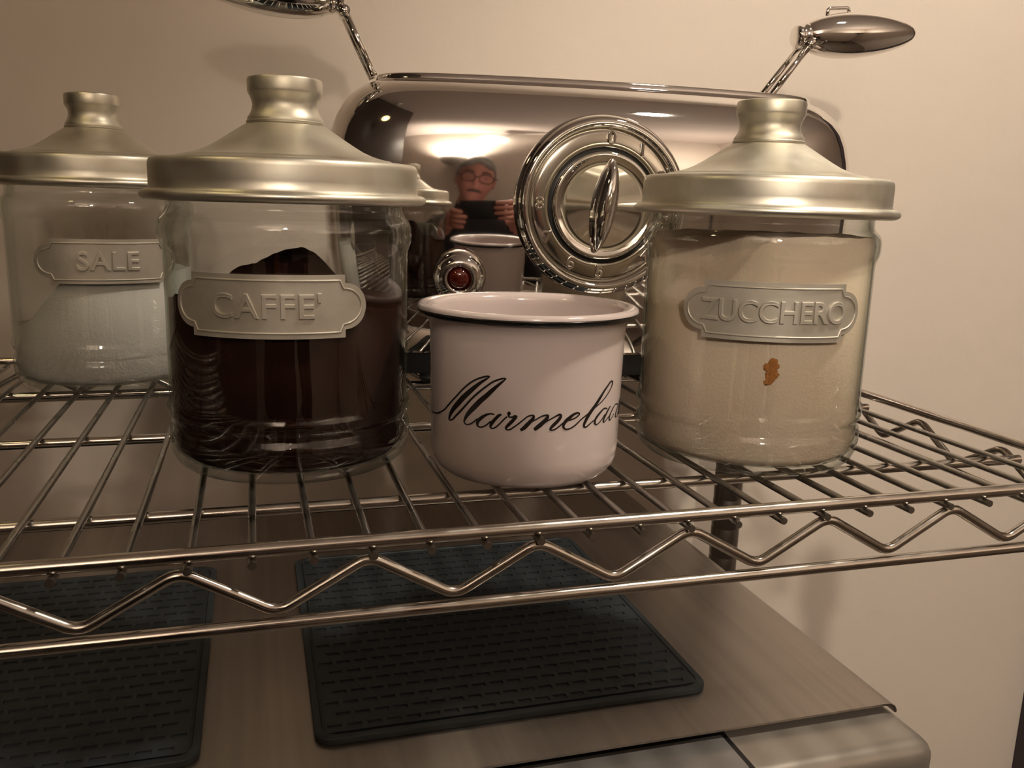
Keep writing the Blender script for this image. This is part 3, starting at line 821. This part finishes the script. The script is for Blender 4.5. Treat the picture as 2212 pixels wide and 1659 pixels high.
TL = thing('added_fill_lamp', (FILL_POS.x, FILL_POS.y, ZF), 'unseen floor lamp added as fill to brighten the room mirrored in the toaster', 'lamp')  # unseen fill, added because the mirrored right side of the room was too dark
th = FILL_POS.z - ZF
sharp(me_obj('base', *lathe([(0, 0.001), (0.14, 0.001), (0.14, 0.015), (0.02, 0.03), (0, 0.03)], 36), M['shade'], TL), 40)
me_obj('pole', *tube([(0, 0, 0.025), (0, 0, th - 0.055)], 0.012, 12), M['shade'], TL)
me_obj('bowl', *shift(lathe(bw, 40), (0, 0, th)), M['shade'], TL)
me_obj('bulb', *shift(([Vector(v_) for v_ in lathe([(0, -0.05), (0.014, -0.05), (0.016, -0.03), (0.024, -0.01), (0.022, 0.008), (0.012, 0.018), (0, 0.02)], 24)[0]], lathe([(0, -0.05), (0.014, -0.05), (0.016, -0.03), (0.024, -0.01), (0.022, 0.008), (0.012, 0.018), (0, 0.02)], 24)[1]), (0, 0, th)), M['lamp2'], TL)
ld = bpy.data.lights.new('added_fill_light', 'SPOT')
ld.energy = FILL_W; ld.color = (1.0, 0.88, 0.72); ld.spot_size = math.radians(165); ld.spot_blend = 0.4; ld.shadow_soft_size = 0.03
lo = bpy.data.objects.new('added_fill_light', ld)
lo.parent = TL
lo.matrix_local = Matrix.Translation((0, 0, th + 0.045)) @ Vector((0, 0, -1)).to_track_quat('Z', 'Y').to_matrix().to_4x4()
COL.objects.link(lo)
CU = thing('blocker_cupboard', (-0.71, 0.32, ZF), 'unseen tall dark cupboard added left of the shelf to keep light off the left wall', 'cupboard')  # light blocker added out of view to darken the left side
v = box(-0.24, 0.24, -0.55, 0.545, 0.002, 1.26 - ZF)
bevel(me_obj('blocker_carcass', *v, M['blocker'], CU, False), 0.004)
v = box(-0.235, 0.235, -0.568, -0.5505, 0.08, 1.25 - ZF)
cdr = bevel(me_obj('blocker_door', *v, M['blocker'], CU, False), 0.003)
v = tube([(0.20, -0.568, 1.2), (0.20, -0.586, 1.2), (0.20, -0.586, 1.35), (0.20, -0.568, 1.35)], 0.004, 8)
me_obj('blocker_handle', *v, M['bezel'], cdr)

CL = thing('ceiling_downlight', CEIL_POS, 'round white ceiling downlight above the right end of the shelf, out of frame', 'lamp')
sharp(me_obj('trim_ring', *lathe([(0.062, -0.001), (0.085, -0.001), (0.083, -0.010), (0.066, -0.012), (0.062, -0.008)], 48, closed=True), M['white_pl'], CL), 40)
me_obj('lamp_face', *lathe([(0.062, -0.003), (0.03, -0.0045), (0, -0.005)], 48), M['lamp2'], CL)
ld = bpy.data.lights.new('downlight_light', 'SPOT')
ld.energy = CEIL_W; ld.color = (1.0, 0.88, 0.72); ld.spot_size = math.radians(100); ld.spot_blend = 0.55; ld.shadow_soft_size = 0.07
lo = bpy.data.objects.new('downlight_light', ld)
lo.parent = CL
aim = (CEIL_AIM - CEIL_POS).normalized()
lo.matrix_local = Matrix.Translation((0, 0, -0.016)) @ (-aim).to_track_quat('Z', 'Y').to_matrix().to_4x4()
COL.objects.link(lo)

PL = thing('pendant_spot', SPOT_POS, 'small dark pendant spot hanging to the left of the shelf, out of frame', 'lamp')
aim = (Vector((0.30, 0.60, 0.0)) - SPOT_POS).normalized()
q = aim.to_track_quat('Z', 'Y').to_matrix().to_4x4()
shv = lathe([(0.016, -0.055), (0.022, -0.05), (0.030, -0.03), (0.046, 0.03), (0.0475, 0.03), (0.0315, -0.031), (0.023, -0.053), (0.016, -0.058)], 36, closed=True)
me_obj('shade', *xform(shv, q), M['shade'], PL)
bl = lathe([(0, -0.045), (0.009, -0.045), (0.010, -0.03), (0.017, -0.012), (0.0185, 0.0), (0.015, 0.012), (0.008, 0.0175), (0, 0.019)], 24)
me_obj('bulb', *xform(bl, q), M['bulb'], PL)
me_obj('cord', *tube([tuple(-aim * 0.055), tuple(-aim * 0.075 + Vector((0, 0, 0.01))), (-aim.x * 0.09, -aim.y * 0.09, 0.12), (-aim.x * 0.09, -aim.y * 0.09, ZC - SPOT_POS.z - 0.01)], 0.003, 8), M['shade'], PL)
v = lathe([(0, -0.022), (0.045, -0.02), (0.05, -0.002), (0, -0.002)], 32)
me_obj('ceiling_rose', *shift(v, (-aim.x * 0.09, -aim.y * 0.09, ZC - SPOT_POS.z)), M['white_pl'], PL)
ld = bpy.data.lights.new('pendant_light', 'SPOT')
ld.energy = SPOT_W; ld.color = (1.0, 0.82, 0.55); ld.spot_size = math.radians(90); ld.spot_blend = 1.0; ld.shadow_soft_size = 0.014
lo = bpy.data.objects.new('pendant_light', ld)
lo.parent = PL
lo.matrix_local = Matrix.Translation(aim * 0.034) @ (-aim).to_track_quat('Z', 'Y').to_matrix().to_4x4()
COL.objects.link(lo)

# ================================================================== photographer, seen mirrored in the toaster
fh = Vector((math.sin(yaw), math.cos(yaw), 0))
def QW(a, b, c): return CAM + rgt * a + Vector((0, 0, b)) + fh * c          # level frame at the lens
def QC(a, b, c): return CAM + r2 * a + u2 * b + fwd * c                     # frame of the tilted phone
PE = thing('person', QW(0, ZF - CAM.z, -0.44), 'person in dark clothes and glasses holding up a phone, mirrored in the toaster', 'person')
PO = PE.location.copy()

def skin_mesh(nodes, edges, roots, sub=2):
    me = bpy.data.meshes.new('sk')
    me.from_pydata([tuple(n[0] - PO) for n in nodes], edges, [])
    ob = bpy.data.objects.new('sk', me)
    COL.objects.link(ob)
    md = ob.modifiers.new('skin', 'SKIN')
    lay = me.skin_vertices[0].data
    for i, n in enumerate(nodes):
        lay[i].radius = (n[1], n[1]) if not isinstance(n[1], tuple) else n[1]
        lay[i].use_root = i in roots
    sb = ob.modifiers.new('sub', 'SUBSURF'); sb.levels = sub; sb.render_levels = sub
    dg = bpy.context.evaluated_depsgraph_get()
    ev = ob.evaluated_get(dg)
    m_ = ev.to_mesh()
    V = [v.co.copy() for v in m_.vertices]; F = [tuple(p.vertices) for p in m_.polygons]
    ev.to_mesh_clear()
    bpy.data.objects.remove(ob); bpy.data.meshes.remove(me)
    return V, F

HC = QW(0.045, 0.118, -0.27)          # head centre
# torso, arms, legs
nd, ed = [], []
def add(p, r, link=None):
    nd.append((p, r))
    if link is not None: ed.append((link, len(nd) - 1))
    return len(nd) - 1
pel = add(QW(0.0, -0.66, -0.44), (0.155, 0.12))
wai = add(QW(0.0, -0.48, -0.43), (0.145, 0.11), pel)
che = add(QW(0.0, -0.26, -0.41), (0.165, 0.125), wai)
col_ = add(QW(0.035, -0.10, -0.39), (0.11, 0.085), che)
nek = add(QW(0.028, -0.008, -0.36), 0.056, col_)
add(HC + Vector((0, 0, -0.03)) - fh * 0.012, 0.055, nek)
for sg in (-1, 1):
    sh = add(QW(0.03 + sg * 0.185, -0.125, -0.39), 0.068, col_)
    el = add(QW(0.02 + sg * 0.275, -0.34, -0.24), 0.048, sh)
    wr = add(QC(0.150, -0.065, -0.060) if sg > 0 else QC(-0.072, -0.085, -0.060), 0.030, el)
    add(QC(0.138, -0.045, -0.032) if sg > 0 else QC(-0.056, -0.066, -0.032), 0.027, wr)
    hp = add(QW(0.0 + sg * 0.09, -0.74, -0.47), 0.095, pel)
    kn_ = add(QW(0.0 + sg * 0.10, -1.10, -0.44), 0.060, hp)
    an = add(QW(0.0 + sg * 0.10, -1.46, -0.48), 0.042, kn_)
    add(QW(0.0 + sg * 0.11, ZF - CAM.z + 0.036, -0.33), 0.034, an)
bodyv = skin_mesh(nd, ed, {pel})
nbody = len(bodyv[1])
# hands: palm chain plus five finger chains each
def hand(pts_palm, fingers):
    out = []
    nds, eds = [], []
    for i, (p, r) in enumerate(pts_palm):
        nds.append((p, r))
        if i: eds.append((i - 1, i))
    out.append(skin_mesh(nds, eds, {0}))
    for fg in fingers:
        nds = [(p, r) for p, r in fg]
        out.append(skin_mesh(nds, [(i, i + 1) for i in range(len(nds) - 1)], {0}))
    return out
rf = []
for b, dl, rr in ((0.012, 0.0, .0088), (-0.006, -0.006, .0092), (-0.0245, -0.002, .0090), (-0.042, 0.008, .0080)):
    rf.append([(QC(0.136, b - 0.004, -0.022), rr + 0.002), (QC(0.1335, b, 0.004), rr + 0.001), (QC(0.118, b + 0.001, 0.0145), rr), (QC(0.098 + dl, b - 0.001, 0.0125), rr - 0.0005), (QC(0.083 + dl, b - 0.003, 0.0075), rr - 0.0018)])
rf.append([(QC(0.136, -0.050, -0.030), .012), (QC(0.122, -0.036, -0.026), .0112), (QC(0.104, -0.022, -0.0225), .0100), (QC(0.088, -0.012, -0.0205), .0085)])
hr = hand([(QC(0.146, -0.058, -0.048), .026), (QC(0.139, -0.036, -0.030), (.026, .017)), (QC(0.136, -0.014, -0.022), (.024, .013)), (QC(0.135, 0.006, -0.020), (.016, .011))], rf)
lf = []
for b, dl, rr in ((-0.020, -0.004, .0088), (-0.038, 0.010, .0092), (-0.0555, 0.006, .0090), (-0.072, 0.0, .0080)):
    lf.append([(QC(-0.047, b - 0.004, -0.022), rr + 0.002), (QC(-0.0445, b, 0.004), rr + 0.001), (QC(-0.034, b + 0.001, 0.0145), rr), (QC(-0.020 + dl, b - 0.002, 0.0125), rr - 0.0005), (QC(-0.010 + dl, b - 0.004, 0.0075), rr - 0.0018)])
lf.append([(QC(-0.046, -0.072, -0.030), .012), (QC(-0.030, -0.058, -0.026), .0112), (QC(-0.014, -0.044, -0.0225), .0100), (QC(0.0, -0.034, -0.0205), .0085)])
hl = hand([(QC(-0.066, -0.080, -0.050), .026), (QC(-0.054, -0.062, -0.031), (.026, .017)), (QC(-0.049, -0.042, -0.023), (.024, .013)), (QC(-0.047, -0.022, -0.021), (.016, .011))], lf)

# head with a face
def G(x, s): return math.exp(-(x / s) ** 2)
def head_vf(nu=56, nv=40):
    V, F = [], []
    for j in range(nv + 1):
        ph = -PI / 2 + PI * j / nv
        for i in range(nu):
            th = 2 * PI * i / nu
            d = Vector((math.cos(ph) * math.sin(th), math.cos(ph) * math.cos(th), math.sin(ph)))
            p = Vector((d.x * 0.074, d.y * 0.096, d.z * 0.118))
            if p.z < -0.02:
                k = min((-0.02 - p.z) / 0.098, 1.0)
                p.x *= 1 - 0.30 * k
                p.y = p.y * (1 - 0.30 * k) + 0.018 * k
            if d.y > 0:
                fr_ = d.y
                x, z = p.x, p.z
                p.y += fr_ * (0.025 * G(x, 0.010) * G(z + 0.024, 0.012) + 0.015 * G(x, 0.008) * G(z + 0.004, 0.020))
                p.y += fr_ * (0.006 * G(z - 0.030, 0.010) * G(x, 0.05))
                p.y -= fr_ * 0.011 * (G(x - 0.031, 0.013) + G(x + 0.031, 0.013)) * G(z - 0.012, 0.011)
                p.y += fr_ * 0.005 * G(x, 0.024) * (G(z + 0.055, 0.005) + G(z + 0.067, 0.006)) - fr_ * 0.004 * G(x, 0.026) * G(z + 0.061, 0.0028)
                p.y += fr_ * 0.010 * G(x, 0.024) * G(z + 0.098, 0.014)
                p.y += fr_ * 0.005 * (G(x - 0.040, 0.018) + G(x + 0.040, 0.018)) * G(z + 0.018, 0.016)
            V.append(p)
    for j in range(nv):
        for i in range(nu):
            k = (i + 1) % nu
            F.append((j * nu + i, j * nu + k, (j + 1) * nu + k, (j + 1) * nu + i))
    return V, F
hv = head_vf()
ears = []
for sg in (-1, 1):
    e1 = lathe([(0, -0.030), (0.010, -0.026), (0.014, -0.012), (0.018, 0.006), (0.017, 0.020), (0.010, 0.029), (0, 0.032)], 16)
    e1 = ([Vector((v_[0] * 0.35 + sg * 0.076, v_[1] - 0.008 , v_[2] - 0.002)) for v_ in e1[0]], e1[1])
    ears.append(e1)
roll_h = Matrix.Rotation(math.radians(9), 4, fh) 
HM = Matrix.Translation(HC - PO) @ roll_h @ Matrix((( rgt.x, fh.x, 0, 0), (rgt.y, fh.y, 0, 0), (0, 0, 1, 0), (0, 0, 0, 1))) @ Matrix.Rotation(math.radians(-7), 4, 'X')
headv = xform(merge(hv, *ears), HM)
eyes = []
allv = merge(bodyv, headv, *hr, *hl)
wr_pts = [QC(0.150, -0.065, -0.060) - PO, QC(-0.072, -0.085, -0.060) - PO]
fm = []
neckz = (QW(0, 0.010, 0) - PO).z
for fi, q_ in enumerate(allv[1]):
    c_ = sum((Vector(allv[0][i]) for i in q_), Vector()) / len(q_)
    if fi < nbody:
        near = min((c_ - w_).length for w_ in wr_pts) < 0.034
        up_ = c_.z > neckz and (c_ - (HC - PO)).length < 0.14
        infront = any(((c_ - w_).dot(fwd) > 0.012 and (c_ - w_).length < 0.06) for w_ in wr_pts)
        fm.append(0 if (up_ or infront) else 1)
    else: fm.append(0)
me_obj('body', allv[0], allv[1], None, PE, True, [M['skin'], M['cloth']], fm)
# hair
V, F = [], []
src = head_vf(56, 40)
keep = {}
def is_hair(p):
    if p.z > 0.062 + 0.012 * math.cos(p.x * 60): return True
    if p.y < 0.035 and p.z > 0.005: return True
    return p.y < -0.02 and p.z > -0.055
vv = []
for p in src[0]:
    k = 1.055 + 0.03 * noise.noise(Vector(p) * 40)
    vv.append(Vector((p.x * k * 1.01, p.y * k, p.z * k + 0.003)))
ff = [q_ for q_ in src[1] if sum(is_hair(src[0][i]) for i in q_) >= 3]
used = sorted({i for q_ in ff for i in q_}); mp_ = {u: i for i, u in enumerate(used)}
outer = [vv[u] for u in used]; inner = [src[0][u] * 0.985 for u in used]
n = len(used)
ff2 = [tuple(mp_[i] for i in q_) for q_ in ff]
cnt = {}
for q_ in ff2:
    for a, b in zip(q_, q_[1:] + q_[:1]): cnt[(a, b)] = 1
fall = ff2 + [tuple(i + n for i in q_[::-1]) for q_ in ff2] + [(a, b, b + n, a + n) for (a, b) in cnt if (b, a) not in cnt]
hv2 = xform((outer + inner, fall), HM)
me_obj('hair', hv2[0], hv2[1], M['hair'], PE)
br = []
for sg in (-1, 1):
    br.append(tube([(sg * 0.014, 0.0985, 0.034), (sg * 0.032, 0.0945, 0.039), (sg * 0.050, 0.0800, 0.034)], [0.0028, 0.0036, 0.0022], 8))
br.append(tube([(-0.026, 0.0880, -0.050), (-0.012, 0.0965, -0.045), (0, 0.0985, -0.044), (0.012, 0.0965, -0.045), (0.026, 0.0880, -0.050)], [0.0025, 0.0055, 0.006, 0.0055, 0.0025], 8))
for nm_, vf_ in zip(('eyebrow', 'eyebrow', 'moustache'), br):
    b_ = xform(vf_, HM)
    me_obj(nm_, b_[0], b_[1], M['hair_dark'], PE)
# glasses
gl = []
for sg in (-1, 1):
    P = [(sg * 0.033 + 0.026 * math.cos(t) , 0.1000 - 0.10 * abs(0.026 * math.cos(t)) * (1 if math.cos(t) * sg > 0 else 0), 0.010 + 0.019 * math.copysign(abs(math.sin(t)) ** 0.8, math.sin(t))) for t in [2 * PI * k / 24 for k in range(24)]]
    gl.append(tube(P, 0.0019, 6, closed=True))
    gl.append(tube([(sg * 0.059, 0.096, 0.016), (sg * 0.076, 0.078, 0.016), (sg * 0.080, -0.010, 0.016), (sg * 0.079, -0.022, 0.004)], 0.0018, 6))
gl.append(tube([(-0.0075, 0.103, 0.014), (0, 0.106, 0.017), (0.0075, 0.103, 0.014)], 0.0018, 6))
g_ = xform(merge(*gl), HM)
me_obj('glasses', g_[0], g_[1], M['black'], PE)
for sg in (-1, 1):
    ev_ = lathe([(0, -0.009)] + [(0.009 * math.cos(t), 0.009 * math.sin(t)) for t in (-1.2, -.8, -.4, 0, .4, .8, 1.2)] + [(0, 0.009)], 16)
    ev_ = xform(shift(ev_, (sg * 0.031, 0.0705, 0.012)), HM)
    me_obj('eye', ev_[0], ev_[1], M['eye'], PE)

# phone
PH = thing('smartphone', QC(0.045, -0.018, -0.0068), 'black smartphone held in landscape, mirrored in the toaster', 'phone')
Rm = Matrix((r2, u2, -fwd)).transposed().to_4x4()
PH.matrix_world = Matrix.Translation(QC(0.045, -0.018, -0.0068)) @ Rm
v = box(-0.069, 0.069, -0.0335, 0.0335, -0.0036, 0.0036)
bevel(me_obj('shell', *v, M['phone'], PH, False), 0.0033, 4)
v = box(-0.064, 0.064, -0.030, 0.030, 0.0034, 0.0039)
me_obj('screen', *v, M['screen'], PH, False)
v = lathe([(0, -0.0036), (0.0050, -0.0036), (0.0052, -0.0042), (0.0046, -0.0046), (0, -0.0046)], 24)
me_obj('camera_lens', *shift(v, (-0.045, 0.018, 0)), M['lens'], PH)
bpy.context.view_layer.update()
